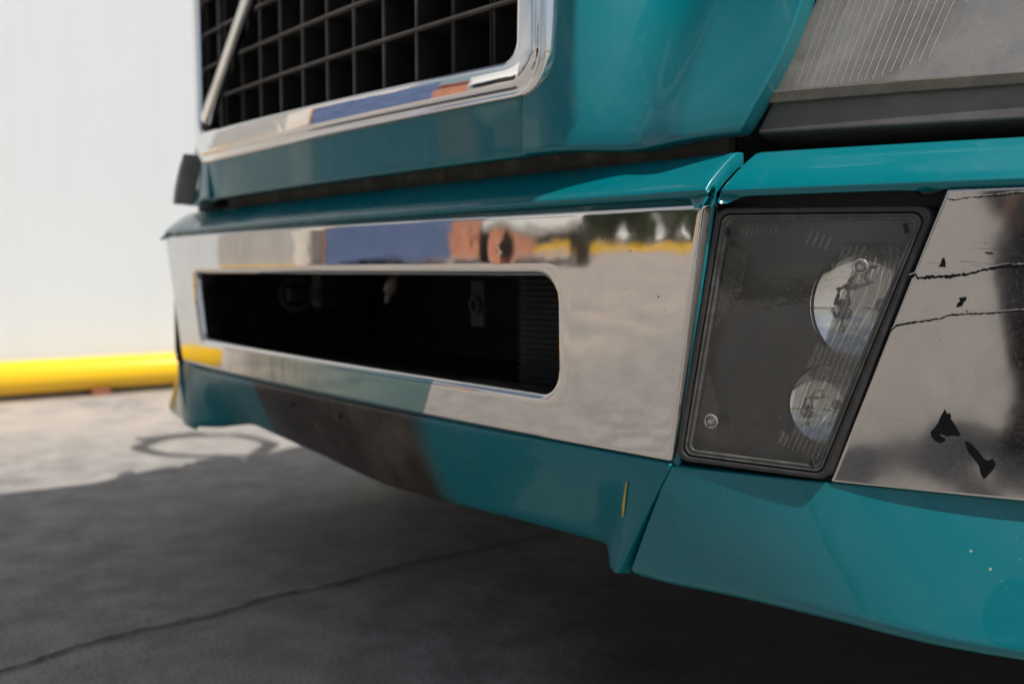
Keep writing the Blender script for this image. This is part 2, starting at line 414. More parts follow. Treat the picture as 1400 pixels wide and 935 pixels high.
# ---- fender noses: right one built, left one mirrored
def YH(s): return .0+.026*smooth(.50, .60, s)
def fender_pt(u, v):
    z = .7275+v*(1.50-.7275)
    right = [(.7275, .6940), (.7543, .7057), (.777, .7150), (.8058, .7245), (.8382, .7300), (.8445, .7310), (.90, .736), (1.0, .745), (1.25, .68), (1.5, .58)]
    for (za, sa), (zb, sb) in zip(right, right[1:]):
        if z <= zb+1e-9: sr = sa+(sb-sa)*(z-za)/(zb-za); break
    sl = .4425 if z < .80 else .4425+.022*min(1, (z-.80)/.02)
    s = sl+(sr-sl)*u
    zz = z
    if v < .25:
        zz -= (1-v/.25)*(.0055*math.exp(-((s-.585)/.055)**2)-.002*smooth(.64, .69, s))
    lean = .65*max(0, z-.735)**1.15*smooth(.46, .57, s)*(1-.50*smooth(.585, .72, s))
    valley = .006*math.exp(-((s-.525)/.030)**2)
    bulge = -.007*math.exp(-((s-.63)/.05)**2)
    return P(s, YH(s)+.003+lean+valley+bulge, zz)
fen = panel('fender_panel', fender_pt, 40, 46, M['teal'], truck, depth=.03, r=.003, eps=.004)
mirror(fen, truck)
# ---- gap filler behind the nose and above the ledge, caked with dirt
g = coons([(-.50, .70), (-.50, .745)], [(.66, .70), (.66, .745)])
panel('recess_panel', lambda u, v: (lambda q: P(q[0], .062, q[1]))(g(u, v)), 30, 3, M['dirt_strip'], truck, depth=.02)
fl = [(-.545, .812), (-.568, .795), (-.590, .772), (-.606, .750), (-.618, .7225), (-.600, .7215), (-.588, .748), (-.570, .775), (-.548, .797)]
V = [P(s, -.006, z) for s, z in fl]+[P(s, .030, z) for s, z in fl]; k = len(fl)
mesh('fender_trim', V, [tuple(range(k)), tuple(range(k, 2*k))]+[(i, (i+1) % k, k+(i+1) % k, k+i) for i in range(k)], plastic('lightened_grey_plastic', (.24, .225, .21), .6, .3), truck, smooth=False)  # trim grey lightened in colour, as this side faces away from the light
# ---- black backing behind headlights
g = coons([(.66, .69), (.66, 1.10)], [(1.12, .69), (1.00, .93)])
bk = panel('headlight_backing', lambda u, v: (lambda q: P(q[0], .13+.08*v, q[1]))(g(u, v)), 24, 4, M['cavity'], truck, depth=.05); mirror(bk, truck)

# ---- grille surround (chrome ring)
OUT = [(-.484, .7855), (.484, .7855), (.495, 1.42), (-.495, 1.42)]
prof = [(0, .020), (0, .000), (.0015, -.0035), (.004, -.0050), (.0065, -.0035), (.0080, -.0030), (.0105, -.0052), (.0125, -.0085), (.018, -.0092), (.026, -.0098), (.035, -.0102), (.0380, -.0101), (.0400, -.0092), (.0418, -.0060), (.0422, .000), (.0422, .055)]
INC = [(-.4430, .8405), (.4425, .8270), (.453, 1.378), (-.453, 1.378)]
loops = []
for d, y in prof:
    f = d/.0422; c = [(o[0]*(1-f)+i[0]*f, o[1]*(1-f)+i[1]*f) for o, i in zip(OUT, INC)]; loops.append([P(p.x, y, p.y) for p in rloop(c, max(.048-d*.62, .02), 12, 30)])
loft('grille_surround', loops, M['chrome_ring'], truck)
# ---- grille
grille = None
IN = inset(INC, .0002)
loops = [[P(p.x, y, p.y) for p in rloop(inset(IN, d), .02, 8, 20)] for d, y in ((0, .030), (.004, .030), (.004, .075), (0, .075))]
grille = loft('grille', loops, M['grille'], truck, angle=40)
def gz(k): return .903+.0603*k
for k in range(0, 9):
    bm = bmesh.new()
    V = []; Fc = []
    for i in range(41):
        s = -.449+.898*i/40
        for dz, y in ((.0030, .0225), (.0012, .0195), (-.0012, .0195), (-.0030, .0225), (-.0024, .0265), (.0024, .0265)):
            V.append(P(s, y, gz(k)+dz))
        if i:
            a, b = (i-1)*6, i*6; Fc += [(a+q, a+(q+1) % 6, b+(q+1) % 6, b+q) for q in range(6)]
    mesh('grille_bar', V, Fc, M['grille'], grille, angle=50); bm.free()
vb = None
for k in range(-6, 7):
    s = -.020+.0768*k
    if abs(s) > .446: continue
    V = []; p = P(s)
    for z in (.815, 1.388):
        for dx, y in ((-.0012, .0240), (.0012, .0240), (.0012, .0272), (-.0012, .0272)): V.append(Vector((p.x+dx, p.y+y, z)))
    mesh('upright_bar', V, [(0, 1, 2, 3), (4, 5, 6, 7), (0, 1, 5, 4), (1, 2, 6, 5), (2, 3, 7, 6), (3, 0, 4, 7)], M['grille'], grille, smooth=False)
bm = bmesh.new(); box(bm, (0, .20, 1.09), (1.0, .02, .72))
for k in range(-6, 7): box(bm, (-.020+.0768*k, .068, 1.10), (.0020, .080, .60))
for k in range(9): box(bm, (0, .072, gz(k)), (.90, .080, .0022))  # bar backs in near-black, painting in the shade inside the grille
bm_obj('grille_backing', bm, M['cavity'], grille)
for x, z in ((.23, .86), (-.08, .93), (.30, 1.0)):
    bm = bmesh.new(); box(bm, (x, .17, z), (.09, .03, .055), bev=.006); tube(bm, [(x-.02, .155, z), (x-.02, .14, z)], .014, 14); bm_obj('bracket', bm, M['black'], grille)
# ---- diagonal trim bar across the grille
a, b = Vector((-.3985, -.001, .857)), Vector((.215, -.008, 1.412)); d = (b-a).normalized(); sd_ = d.cross(Vector((0, 1, 0))).normalized()
V = []
for q in (a, b):
    for o, y in ((-.0145, .004), (-.0125, -.010), (-.002, -.0135), (.0, -.0115), (.002, -.0135), (.0125, -.010), (.0145, .004)): V.append(q+sd_*o+Vector((0, y, 0)))
mesh('diagonal_trim', V, [(i, i+1, i+8, i+7) for i in range(6)]+[tuple(range(7)), tuple(range(7, 14)), (0, 6, 13, 7)], chrome('dull_chrome_trim', rough=.07, film=.06, base=(.84, .82, .79)), truck, angle=20)

# ---- bumper beam: teal sheet behind the chrome, with the opening
ZT = lambda s, z: -.0205*(z-.536)
CH = [(-.686, .6605), (.6890, .6590), (.6520, .4130), (-.6060, .4195)]
HO = [(-.514, .5885), (.4945, .5890), (.4940, .4640), (-.4880, .4715)]
hr = [.016, .026, .026, .014]; cr = [.004, .004, .004, .006]
def chl(cor, rad, dy): return [PC(p.x, dy+ZT(p.x, p.y), p.y) for p in rloop(cor, rad, 7, 40)]
loops = [chl(CH, cr, .022), chl(CH, cr, .0016), chl(inset(CH, .0006), cr, .0004), chl(inset(CH, .0018), cr, .0), chl(inset(CH, .006), cr, .0), chl(inset(CH, .010), cr, .0)]
o1, h1 = rloop(inset(CH, .010), cr, 7, 40), rloop(inset(HO, -.0125), [r_+.0125 for r_ in hr], 7, 40)
for k in range(1, 12):
    f = k/12; loops.append([PC(a.x*(1-f)+b.x*f, ZT(0, a.y*(1-f)+b.y*f), a.y*(1-f)+b.y*f) for a, b in zip(o1, h1)])
for d, dy in ((-.0105, .0), (-.0085, .0003), (-.0060, .0014), (-.0035, .0034), (-.0013, .0065), (-.0002, .0110), (0, .036)):
    loops.append(chl(inset(HO, d), [r_-d for r_ in hr], dy))
loft('chrome_plate', loops, M['chrome'], truck)
BE = [(-.690, .6725), (.6915, .6715), (.6545, .4060), (-.616, .4130)]
HB = inset(HO, -.006)
def bl(cor, rad, dy): return [PC(p.x, dy, p.y) for p in rloop(cor, rad, 7, 40)]
loft('bumper_beam', [bl(BE, .002, .015), bl(BE, .002, .012), bl(inset(BE, .002), .002, .010), bl(inset(BE, .004), .002, .010), bl(inset(HB, -.004), .03, .007), bl(HB, .026, .009), bl(HB, .026, .03)], M['teal'], truck)
# ---- ledge on top of the bumper
def ledge_fn(s0, s1, s0t, s1t, P=P):
    pr = [(.003, .6660), (.0005, .6685), (.0000, .6715), (.0020, .6742), (.0075, .6800), (.020, .6905), (.034, .7010), (.044, .7075), (.050, .7095), (.058, .7100)]
    def fn(u, v):
        k = v*(len(pr)-1); i = min(int(k), len(pr)-2); f = k-i
        y, z = pr[i][0]*(1-f)+pr[i+1][0]*f, pr[i][1]*(1-f)+pr[i+1][1]*f
        a, b = s0+(s0t-s0)*v, s1+(s1t-s1)*v
        return P(a+(b-a)*u, y-.003, z)
    return fn
panel('ledge', ledge_fn(-.690, .6925, -.672, .6875, PC), 50, 27, M['teal'], truck, hint=(0, -1, 1), depth=.014, r=.0022)
bm = bmesh.new(); box(bm, P(.705, .075, .708), (.045, .02, .006), Matrix.Rotation(R(16), 3, 'Z'), bev=.001); bm_obj('ledge_bracket', bm, M['teal'], truck)
cl = panel('corner_ledge', ledge_fn(.6985, 1.50, .705, 1.50), 50, 27, M['teal'], truck, hint=(0, -1, 1), depth=.008, r=.0022); mirror(cl, truck)
g = coons([(.684, .640), (.690, .676)], [(1.45, .640), (1.45, .676)])
gf = panel('gap_seal', lambda u, v: (lambda q: P(q[0], .034, q[1]))(g(u, v)), 40, 3, M['black'], truck, depth=.05); mirror(gf, truck)

# ---- lower valance, centre
ZB = [(-.60, .297), (-.50, .300), (-.42, .313), (-.378, .316), (-.30, .311), (-.20, .305), (-.117, .300), (-.03, .292), (.06, .2855), (.11, .2845), (.226, .287), (.374, .2915), (.50, .2925), (.545, .2912), (.555, .2895), (.590, .2880)]
def zb(s):
    for (a, za), (b, zb_) in zip(ZB, ZB[1:]):
        if s <= b: return za+(zb_-za)*max(0, (s-a))/(b-a)
    return ZB[-1][1]
def val_pt(u, v):                                    # v 0 bottom .. 1 top
    st = -.606+u*(.648+.606)
    e = u*2-1
    sb = -.592+u*(.583+.592)
    s = sb+(st-sb)*v
    wgt = 1-(smooth(.478+.030*(1-v), .583, sb) if sb > 0 else smooth(.43, .585, -sb))
    tk = .050*((1-v)**1.25)*wgt+.012*smooth(0, 1, 1-v)*(1-wgt)*0
    z = zb(sb)*(1-v)+(.4085 if s > -.5 else .4085+.006*smooth(-.5, -.6, s))*v
    y = .0035+tk
    if v < .10: y += .010*(1-v/.10)**2*wgt          # rolled-under lower edge
    return PC(s, y, z)
panel('lower_valance', val_pt, 90, 26, M['valance'], truck, depth=.018, r=.0025, eps=.004)
for x, z in ((-.1198, .3898), (.0327, .3888)):
    bm = bmesh.new(); k = (.4085-z)/(.4085-zb(x)); box(bm, P(x, .0035+.050*k**1.25, z), (.005, .004, .013), Matrix.Rotation(R(-22), 3, 'X'), bev=.0012); bm_obj('mounting_slot', bm, M['cavity'], truck)
V = [];
for i, (s, z) in enumerate(((.5950, .3835), (.5925, .3740), (.5907, .3650), (.5889, .3560), (.5871, .3450))):
    h = (.0008, .0012, .0014, .0017, .0005)[i]; k = (.4085-z)/.12
    for sg in (-1, 1): V.append((s+sg*h, z))
def on_val(s, z):
    lo = min(((val_pt(u/120, v/60)-Vector((s, 0, z))).xz.length, u, v) for u in range(100, 121) for v in range(61)); return val_pt(lo[1]/120, lo[2]/60)
VV = []
for s, z in V:
    q = on_val(s, z); VV.append(Vector((s, q.y-.0015, z)))
mesh('paint_scuff', VV, [(i, i+1, i+3, i+2) for i in range(0, 8, 2)], M['yellow_scuff'], truck)

# ---- corner valance (right, mirrored to the left)
def cv_pt(u, v):
    zb0 = [(.5935, .2845), (.713, .2855), (.8129, .285), (.8851, .2825), (.9457, .2825), (1.1, .276), (1.55, .275)]
    sb = .5935+(1.55-.5935)*u; st = .6510+(1.55-.6510)*u
    for (a, za), (b, z_) in zip(zb0, zb0[1:]):
        if sb <= b+1e-9: z0 = za+(z_-za)*(sb-a)/(b-a); break
    s = sb+(st-sb)*v; z = z0+(.4060-z0)*v
    bul = -.0015*math.sin(math.pi*v)
    tuck = .008*max(0, 1-v/.07)**2
    k = smooth(.66, .93, s); return P(s, (.004+.016*k)*v+(.012-.034*k)*(1-v)+bul+tuck, z)
cv = panel('corner_valance', cv_pt, 70, 24, M['teal'], truck, depth=.02, r=.0022, eps=.003); mirror(cv, truck)
# ---- recessed teal pocket behind lamp
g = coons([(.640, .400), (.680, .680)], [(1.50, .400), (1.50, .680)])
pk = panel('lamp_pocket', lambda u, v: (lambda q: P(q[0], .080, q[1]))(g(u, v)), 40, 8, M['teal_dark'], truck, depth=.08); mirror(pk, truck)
# ---- corner chrome (worn, torn)
CC = [(.7975, .4098), (.8815, .6635)]
g = coons([(.7925, .4098), (.8805, .6632)], [(1.46, .4090), (1.46, .6632)])
TILT = lambda z: .0524*(.62-z)
cc = panel('corner_chrome', lambda u, v: (lambda q: P(q[0], -.0005+TILT(q[1]), q[1]))(g(u, v)), 60, 24, M['chrome_worn'], truck, depth=.022, r=.0016, eps=.003); mirror(cc, truck)
def flat_patch(name, pts, m, dy, parent=cc):
    n = len(pts); V = [P(s, dy+TILT(z), z) for s, z in pts]+[P(s, dy+.0006+TILT(z), z) for s, z in pts]
    return mesh(name, V, [tuple(range(n)), tuple(range(n, 2*n))]+[(i, (i+1) % n, n+(i+1) % n, n+i) for i in range(n)], m, parent, smooth=False)
peel = [
 [(.8788,.4811),(.8807,.4770),(.8820,.4785),(.8834,.4755),(.8827,.4740),(.8870,.4669),(.8905,.4594),(.8872,.4586),(.8839,.4589),(.8808,.4577),(.8760,.4598),(.8755,.4580),(.8793,.4561),(.8791,.4538),(.8762,.4517),(.8726,.4526),(.8695,.4561),(.8685,.4604),(.8711,.4643),(.8740,.4690),(.8756,.4743)],
 [(.8929,.4561),(.8940,.4540),(.8942,.4558),(.8955,.4536),(.8958,.4551),(.8990,.4517),(.9026,.4476),(.9061,.4420),(.9090,.4401),(.9129,.4416),(.9149,.4376),(.9134,.4331),(.9083,.4257),(.9066,.4238),(.9048,.4273),(.9029,.4359),(.8999,.4401),(.8963,.4449),(.8945,.4491)],
 [(.8734,.6009),(.8752,.6034),(.8762,.6079),(.8777,.6086),(.8786,.6050),(.8787,.6006)],
 [(.8862,.5671),(.8872,.5707),(.8890,.5724),(.8882,.5753),(.8934,.5762),(.8934,.5737),(.8914,.5716),(.8906,.5686)],
 [(.9059,.6130),(.9113,.6126),(.9115,.6110),(.9067,.6114)]]
for p in peel: flat_patch('peeled_patch', p, M['chrome_peel'], -.0011)
def ribbon(name, pl, w0, m, dy, jit, seed, parent=cc):
    rnd = random.Random(seed); up, dn = [], []
    for (a, za), (b, zb_) in zip(pl, pl[1:]):
        k = max(2, int(abs(b-a)/.0012))
        for i in range(k):
            f = i/k; s, z = a+(b-a)*f, za+(zb_-za)*f; up.append((s, z+w0*rnd.uniform(.2, 1)+jit*rnd.uniform(-1, 1))); dn.append((s, z-w0*rnd.uniform(.2, 1)+jit*rnd.uniform(-1, 1)))
    n = len(up); V = [P(s, dy+TILT(z), z) for s, z in up+dn]
    return mesh(name, V, [(i, i+1, n+i+1, n+i) for i in range(n-1)], m, parent, smooth=False)
c1 = [(.8525,.592),(.8570,.5945),(.8590,.5917),(.8645,.5917),(.8699,.5925),(.8759,.5932),(.8806,.5927),(.8858,.5939),(.8910,.5945),(.8974,.5959),(.9026,.5973),(.9076,.5990),(.9126,.5998),(.9164,.6010),(.9210,.6018),(.9261,.6011),(.95,.603),(.99,.600),(1.05,.604)]
ribbon('film_tear', c1, .0019, M['chrome_peel'], -.0010, .0003, 1); ribbon('film_tear_edge', [(s, z+.0021) for s, z in c1], .0004, M['edge_film'], -.0013, .0003, 2)
c2 = [(.8390,.5467),(.8427,.5507),(.8490,.5525),(.8579,.5544),(.8661,.5558),(.8748,.5576),(.8827,.5611),(.8893,.5614),(.8984,.5624),(.9086,.5627),(.9162,.5639),(.9271,.5653),(.96,.568),(1.0,.566)]
ribbon('film_tear', c2, .0010, M['chrome_peel'], -.0010, .0004, 3); ribbon('film_tear_edge', [(s, z+.0011) for s, z in c2], .0005, M['edge_film'], -.0013, .0003, 13)
for a, b in ((0, 3), (4, 5), (6, 7), (9, 10)): ribbon('film_tear', c2[a:b+1], .0013, M['chrome_peel'], -.0010, .0003, 4+a)
c3 = [(.8802,.6567),(.8854,.6557),(.8906,.6570),(.8957,.6577),(.9021,.6576),(.9084,.6581),(.9160,.6584),(.9244,.6597),(.95,.661)]
ribbon('film_tear', c3, .0009, M['chrome_peel'], -.0010, .0002, 9); ribbon('film_tear_edge', [(s, z+.0012) for s, z in c3], .0005, M['edge_film'], -.0013, .0003, 10)
rnd = random.Random(5)
for k in range(7):
    s, z = .866+.05*rnd.random(), .600+.022*rnd.random(); ribbon('hairline_scratch', [(s, z), (s+.008+.012*rnd.random(), z-.0015*rnd.random())], .00022, M['rubber'], -.0009, .0001, 30+k)

# ---- fog lamp unit
LA = [(.6535, .4140), (.6900, .6560), (.8705, .6525), (.7905, .4105)]
lamp = None
def ll(d, dy, rad=.011): return [P(p.x, dy, p.y) for p in rloop(inset(LA, d), max(rad-d*.45, .003), 8, 16)]
lamp = loft('fog_lamp', [ll(0, .030), ll(0, .006), ll(.0008, .0035), ll(.002, .0028), ll(.0046, .0030), ll(.0054, .0042), ll(.0060, .0070), ll(.0062, .0400)], M['rubber'], truck)
loft('lens_rim', [ll(.0064, .0300), ll(.0064, .0056), ll(.0070, .0040), ll(.0080, .0038), ll(.0086, .0048), ll(.0092, .0060), ll(.0100, .0050), ll(.0110, .0046), ll(.0118, .0054), ll(.0124, .0080), ll(.0124, .0130)], plastic('clouded_lens_rim', (.060, .058, .054), .22, .5, 60), lamp)
LI = inset(LA, .0122)
def lens_pt(u, v, dy):
    a, b, c, d = LI[0], LI[1], LI[2], LI[3]
    s = (a[0]*(1-v)+b[0]*v)*(1-u)+(d[0]*(1-v)+c[0]*v)*u; z = (a[1]*(1-v)+b[1]*v)*(1-u)+(d[1]*(1-v)+c[1]*v)*u
    return P(s, dy, z)
us = [i/20 for i in range(21)]
V = [lens_pt(u, v, .0072-.0022*math.sin(math.pi*u)*math.sin(math.pi*v)) for v in us for u in us]
mesh('lens', V, [(j*21+i, j*21+i+1, j*21+i+22, j*21+i+21) for j in range(20) for i in range(20)], M['lamp_lens'], lamp)
# housing plate with two round holes, and the bowls behind them
DY = .022
CB, RB, CS, RS_ = (.8180, .5665), .0545, (.7830, .4755), .0365
frame_y = lambda s, z: P(s, DY, z)
def in_hole(s, z): return math.hypot(s-CB[0], z-CB[1]) < RB or math.hypot(s-CS[0], z-CS[1]) < RS_
# plate: fine grid, with cells in the holes left out and border vertices snapped to the circle
NU, NV = 90, 120
LP = inset(LA, .0066); V, Fc, pos = [], [], []
for j in range(NV+1):
    for i in range(NU+1):
        u, v = i/NU, j/NV
        a, b, c, d = LP
        s = (a[0]*(1-v)+b[0]*v)*(1-u)+(d[0]*(1-v)+c[0]*v)*u; z = (a[1]*(1-v)+b[1]*v)*(1-u)+(d[1]*(1-v)+c[1]*v)*u
        pos.append([s, z])
cells = [(j*(NU+1)+i, j*(NU+1)+i+1, (j+1)*(NU+1)+i+1, (j+1)*(NU+1)+i) for j in range(NV) for i in range(NU)]
keep = [c for c in cells if not in_hole(sum(pos[k][0] for k in c)/4, sum(pos[k][1] for k in c)/4)]
cut = set(k for c in cells if c not in set(keep) for k in c) & set(k for c in keep for k in c)
for k in cut:
    s, z = pos[k]; db, ds = math.hypot(s-CB[0], z-CB[1])-RB, math.hypot(s-CS[0], z-CS[1])-RS_
    c, r_ = (CB, RB) if abs(db) < abs(ds) else (CS, RS_); q = math.hypot(s-c[0], z-c[1]); pos[k] = [c[0]+(s-c[0])*r_/q, c[1]+(z-c[1])*r_/q]
house = mesh('lamp_housing', [frame_y(*p) for p in pos], keep, M['housing'], lamp)
def bowl(c, rr, depth, name):
    V, Fc = [], []; S = 48
    for k in range(13):
        f = k/12; r_ = rr*math.cos(f*math.pi/2*.97) if False else rr*(1-f) ; dd = depth*(1-(1-f)**2)
        for i in range(S):
            a = 2*math.pi*i/S; q = P(c[0], DY, c[1]); V.append(Vector((q.x+r_*1.002*math.cos(a)+dd*-.42*0, q.y+dd+r_*math.cos(a)*(.21+.14*(r_/rr)**2), q.z+r_*1.002*math.sin(a))))
        if k: A, B = (k-1)*S, k*S; Fc += [(A+i, A+(i+1) % S, B+(i+1) % S, B+i) for i in range(S)]
    return mesh(name, V, Fc, M['mirror'], lamp)
bowl(CB, RB, .0135, 'reflector_bowl'); bowl(CS, RS_, .0095, 'reflector_bowl')
for c, r_ in ((CB, RB), (CS, RS_)):
    bm = bmesh.new(); q = P(c[0], DY+.006, c[1]); tube(bm, [q+Vector((0, .02, 0)), q+Vector((.001, .002, 0)), q+Vector((.002, -.002, 0))], [r_*.13, r_*.13, r_*.07], 14); bm_obj('bulb', bm, mat('bulb_glass', (.7, .7, .68), .1, .3), lamp, True)
    bm = bmesh.new(); torus(bm, P(c[0], DY-.0005, c[1]), r_+.0006, .0011, (.35, -1, 0), 48, 6); bm_obj('bowl_rim', bm, M['housing'], lamp, True)
# moulded flutes in the lens: slanting ribs parallel to the right edge and a short set on the left
def rib(V, Fc, p0, p1, w_, h, dy=.0084):
    p0, p1 = Vector(p0), Vector(p1); K = 10; b = len(V)
    for k in range(K+1):
        c = p0.lerp(p1, k/K); tap = min(1, k*1.2+.2, (K-k)*1.2+.2)
        for a, e in ((-1, 0), (-.55, .8), (0, 1), (.55, .8), (1, 0)): V.append(P(c.x+a*w_*tap, dy+e*h*tap, c.y))
        if k: q0, q1 = b+(k-1)*5, b+k*5; Fc += [(q0+i, q0+i+1, q1+i+1, q1+i) for i in range(4)]
V, Fc = [], []
E0, E1 = Vector(LI[3]), Vector(LI[2])                # right edge bottom, top
for k in range(9):
    off = .0035+.0044*k
    a, b = E0.lerp(E1, .02+.004*k), E0.lerp(E1, .86-.004*k)
    p0, p1 = a-Vector((off, -.0005*k)), b-Vector((off, 0))
    # clip to outside the bowls
    seg = []; cur = None
    for i in range(61):
        q = p0.lerp(p1, i/60); ok = (math.hypot(q.x-CB[0]+.004, q.y-CB[1]) > .046 or k < 6.5) and (math.hypot(q.x-CS[0]+.006, q.y-CS[1]) > .033 or k < 6.5)
        if ok: cur = [q, q] if cur is None else [cur[0], q]
        elif cur: seg.append(cur); cur = None
    if cur: seg.append(cur)
    for s0, s1 in seg:
        if (s1-s0).length > .008: rib(V, Fc, s0, s1, .0019, .0020)
tag(mesh('lens_flutes', V, Fc, M['flute'], lamp), kind='stuff')
V, Fc = [], []
F0, F1 = Vector(LI[0]), Vector(LI[1])
for k in range(9):
    off = .003+.0021*k; a = F0.lerp(F1, .52+.022*k); b = F0.lerp(F1, .90-.004*k)
    rib(V, Fc, a+Vector((off, 0)), b+Vector((off, 0)), .0006, .0012)
    a = F0.lerp(F1, .05); b = F0.lerp(F1, .36-.022*k)
    rib(V, Fc, a+Vector((off, 0)), b+Vector((off, 0)), .0006, .0012)
for k in range(8):
    a = (.712+.0042*k, .6365); rib(V, Fc, (a[0]-.0012, a[1]-.006), (a[0]+.0006, a[1]), .0006, .0010)
    a = (.772+.0052*k, .634-.0018*k) if k < 4 else (.778+.0052*k, .6195); rib(V, Fc, (a[0]-.0050, a[1]-.013), (a[0], a[1]), .0010, .0014)
tag(mesh('fine_flutes', V, Fc, M['flute'], lamp), kind='stuff')
for s, z in ((.6995, .6336), (.8464, .6334), (.7783, .4243), (.6635, .4331)):
    bm = bmesh.new(); box(bm, P(s, .0062, z), (.0034, .003, .0085), Matrix.Rotation(R(-14), 3, 'Y'), bev=.0012); bm_obj('drain_slot', bm, M['cavity'], lamp)
for s, z in ((.8129, .6010), (.6871, .4547)):
    ax = Vector((.35, -1, 0)).normalized(); q = P(s, .0055, z)
    bm = bmesh.new(); torus(bm, q, .0060, .0011, ax, 24, 8); torus(bm, q-ax*.0005, .0038, .0008, ax, 20, 8)
    tube(bm, [q-ax*.001, q+ax*.0006], .0042, 18); boss = bm_obj('adjuster_boss', bm, M['flute'], lamp, True)
    bm = bmesh.new(); tube(bm, [q+ax*.0006, q+ax*.0022], .0021, 6); bm_obj('screw_head', bm, M['steel'], boss)
    bm = bmesh.new(); e = Vector((.4, .9, 0)).normalized(); tube(bm, [q+e*.002, q+e*.006, q+e*.0061, q+e*.016], [.0034, .0034, .0018, .0018], 12); bm_obj('screw_sleeve', bm, M['flute'], boss, True)
mirror(lamp, truck)

# ---- headlight: grey trim and clouded lens
g = coons([(.6945, .7305), (.7065, .7610)], [(1.16, .7250), (1.16, .7570)])
tr = panel('headlight_trim', lambda u, v: (lambda q: P(q[0], .060-.010*(1-v)*0+.004*v, q[1]))(g(u, v)), 50, 6, M['grey_trim'], truck, depth=.07, r=.0020); 
def hl_pt(u, v):
    z = .7660+v*(.27-.15*u*u); sl = .7045+.30*(z-.7660); s = sl+(1.16-sl)*u
    return P(s, .061+.30*(z-.766)+.05*(z-.766)**2-.004*math.sin(math.pi*min(1, u*6)/2)*0, z-.004*smooth(.0, .6, u))
hl = panel('headlight', hl_pt, 50, 20, M['head_lens'], truck, hint=(0, -1, .2), depth=.012, r=.0050, eps=.006)
V, Fc = [], []
for j in range(13):
    for i in range(41):
        q = hl_pt(.02+.96*i/40, .03+.94*j/12); V.append(q+Vector((0, .030+.018*math.sin(i*.42)*math.sin(math.pi*j/12), 0)))
mesh('headlight_reflector', V, [(j*41+i, j*41+i+1, j*41+i+42, j*41+i+41) for j in range(12) for i in range(40)], mat('dull_headlight_reflector', (.66, .63, .59), .16, 1.0), hl)
V, Fc = [], []
for k in range(17):
    s0 = .7255+.0064*k; sl = []; zlo = .0022*max(0, k-10)
    for i in range(13):
        z = .7672+.0003*k+zlo+i/12*(.22-.08*(k/22)**2-zlo); s = s0+(.13+.9*max(0, s0-.73))*(z-.766); c = P(s, .0602+.30*(z-.766)+.05*(z-.766)**2, z); sl.append(c)
    b = len(V)
    for c in sl: V += [c+Vector((-.00022, .0012, 0)), c+Vector((0, .0005, 0)), c+Vector((.00022, .0012, 0))]
    for i in range(12): Fc += [(b+3*i, b+3*i+1, b+3*i+4, b+3*i+3), (b+3*i+1, b+3*i+2, b+3*i+5, b+3*i+4)]
tag(mesh('headlight_ribs', V, Fc, M['head_flute'], hl), kind='stuff')
g = coons([(.7040, .7572), (.7062, .7660)], [(1.16, .7545), (1.16, .7615)])
lf = panel('lens_foot', lambda u, v: (lambda q: P(q[0], .0575, q[1]))(g(u, v)), 40, 3, plastic('grimy_olive_lens_foot', (.085, .076, .058), .4, .5, 25), truck, depth=.03, r=.0012); mirror(lf, truck)
mirror(tr, truck); mirror(hl, truck)
bm = bmesh.new(); 
# ---- inside the bumper opening
cav = bmesh.new(); box(cav, (0, .46, .535), (1.30, .02, .36)); box(cav, (0, .27, .655), (1.3, .40, .02)); box(cav, (0, .25, .36), (1.30, .40, .02))
for sg in (-1, 1): box(cav, (sg*.60, .27, .505), (.02, .40, .29))
bm_obj('bumper_cavity', cav, M['cavity'], truck); bm.free()
bm = bmesh.new(); torus(bm, (-.35, .14, .553), .028, .0070, (.8, -.6, .1), 28, 10); box(bm, (-.33, .16, .553), (.02, .10, .025), bev=.004); bm_obj('tow_ring', bm, M['metal_dark'], truck, True)
bm = bmesh.new(); torus(bm, (-.29, .17, .555), .020, .005, (.5, -.8, .1), 24, 8); box(bm, (-.27, .18, .55), (.03, .10, .03), bev=.004); bm_obj('tow_ring', bm, M['metal_dark'], truck, True)
bm = bmesh.new(); box(bm, (-.20, .10, .562), (.030, .006, .055), bev=.002); torus(bm, (-.20, .095, .555), .010, .003, (0, 1, 0), 16, 6); bm_obj('hanger_bracket', bm, M['metal_dark'], truck)
bm = bmesh.new(); tube(bm, [(.105, .060, .592), (.098, .058, .578), (.094, .056, .566), (.094, .056, .565), (.089, .055, .553), (.087, .054, .546)], [.004, .009, .009, .005, .004, .002], 12); bm_obj('hanging_connector', bm, plastic('grubby_connector_plastic', (.045, .038, .03), .6, .7, 50), truck, True)
bm = bmesh.new(); box(bm, (.285, .07, .555), (.028, .006, .060), bev=.002); torus(bm, (.285, .064, .553), .009, .003, (0, 1, 0), 16, 6); bm_obj('hanger_bracket', bm, M['metal_dark'], truck)
rad = bmesh.new(); box(rad, (.42, .15, .53), (.26, .03, .20)); ro = bm_obj('cooler', rad, M['cavity'], truck)
bm = bmesh.new()
for k in range(26): box(bm, (.42, .131, .434+.0075*k), (.25, .010, .0022))
tag(bm_obj('cooler_fins', bm, plastic('dusty_fin', (.006, .006, .006), .7, .15), ro), kind='stuff')

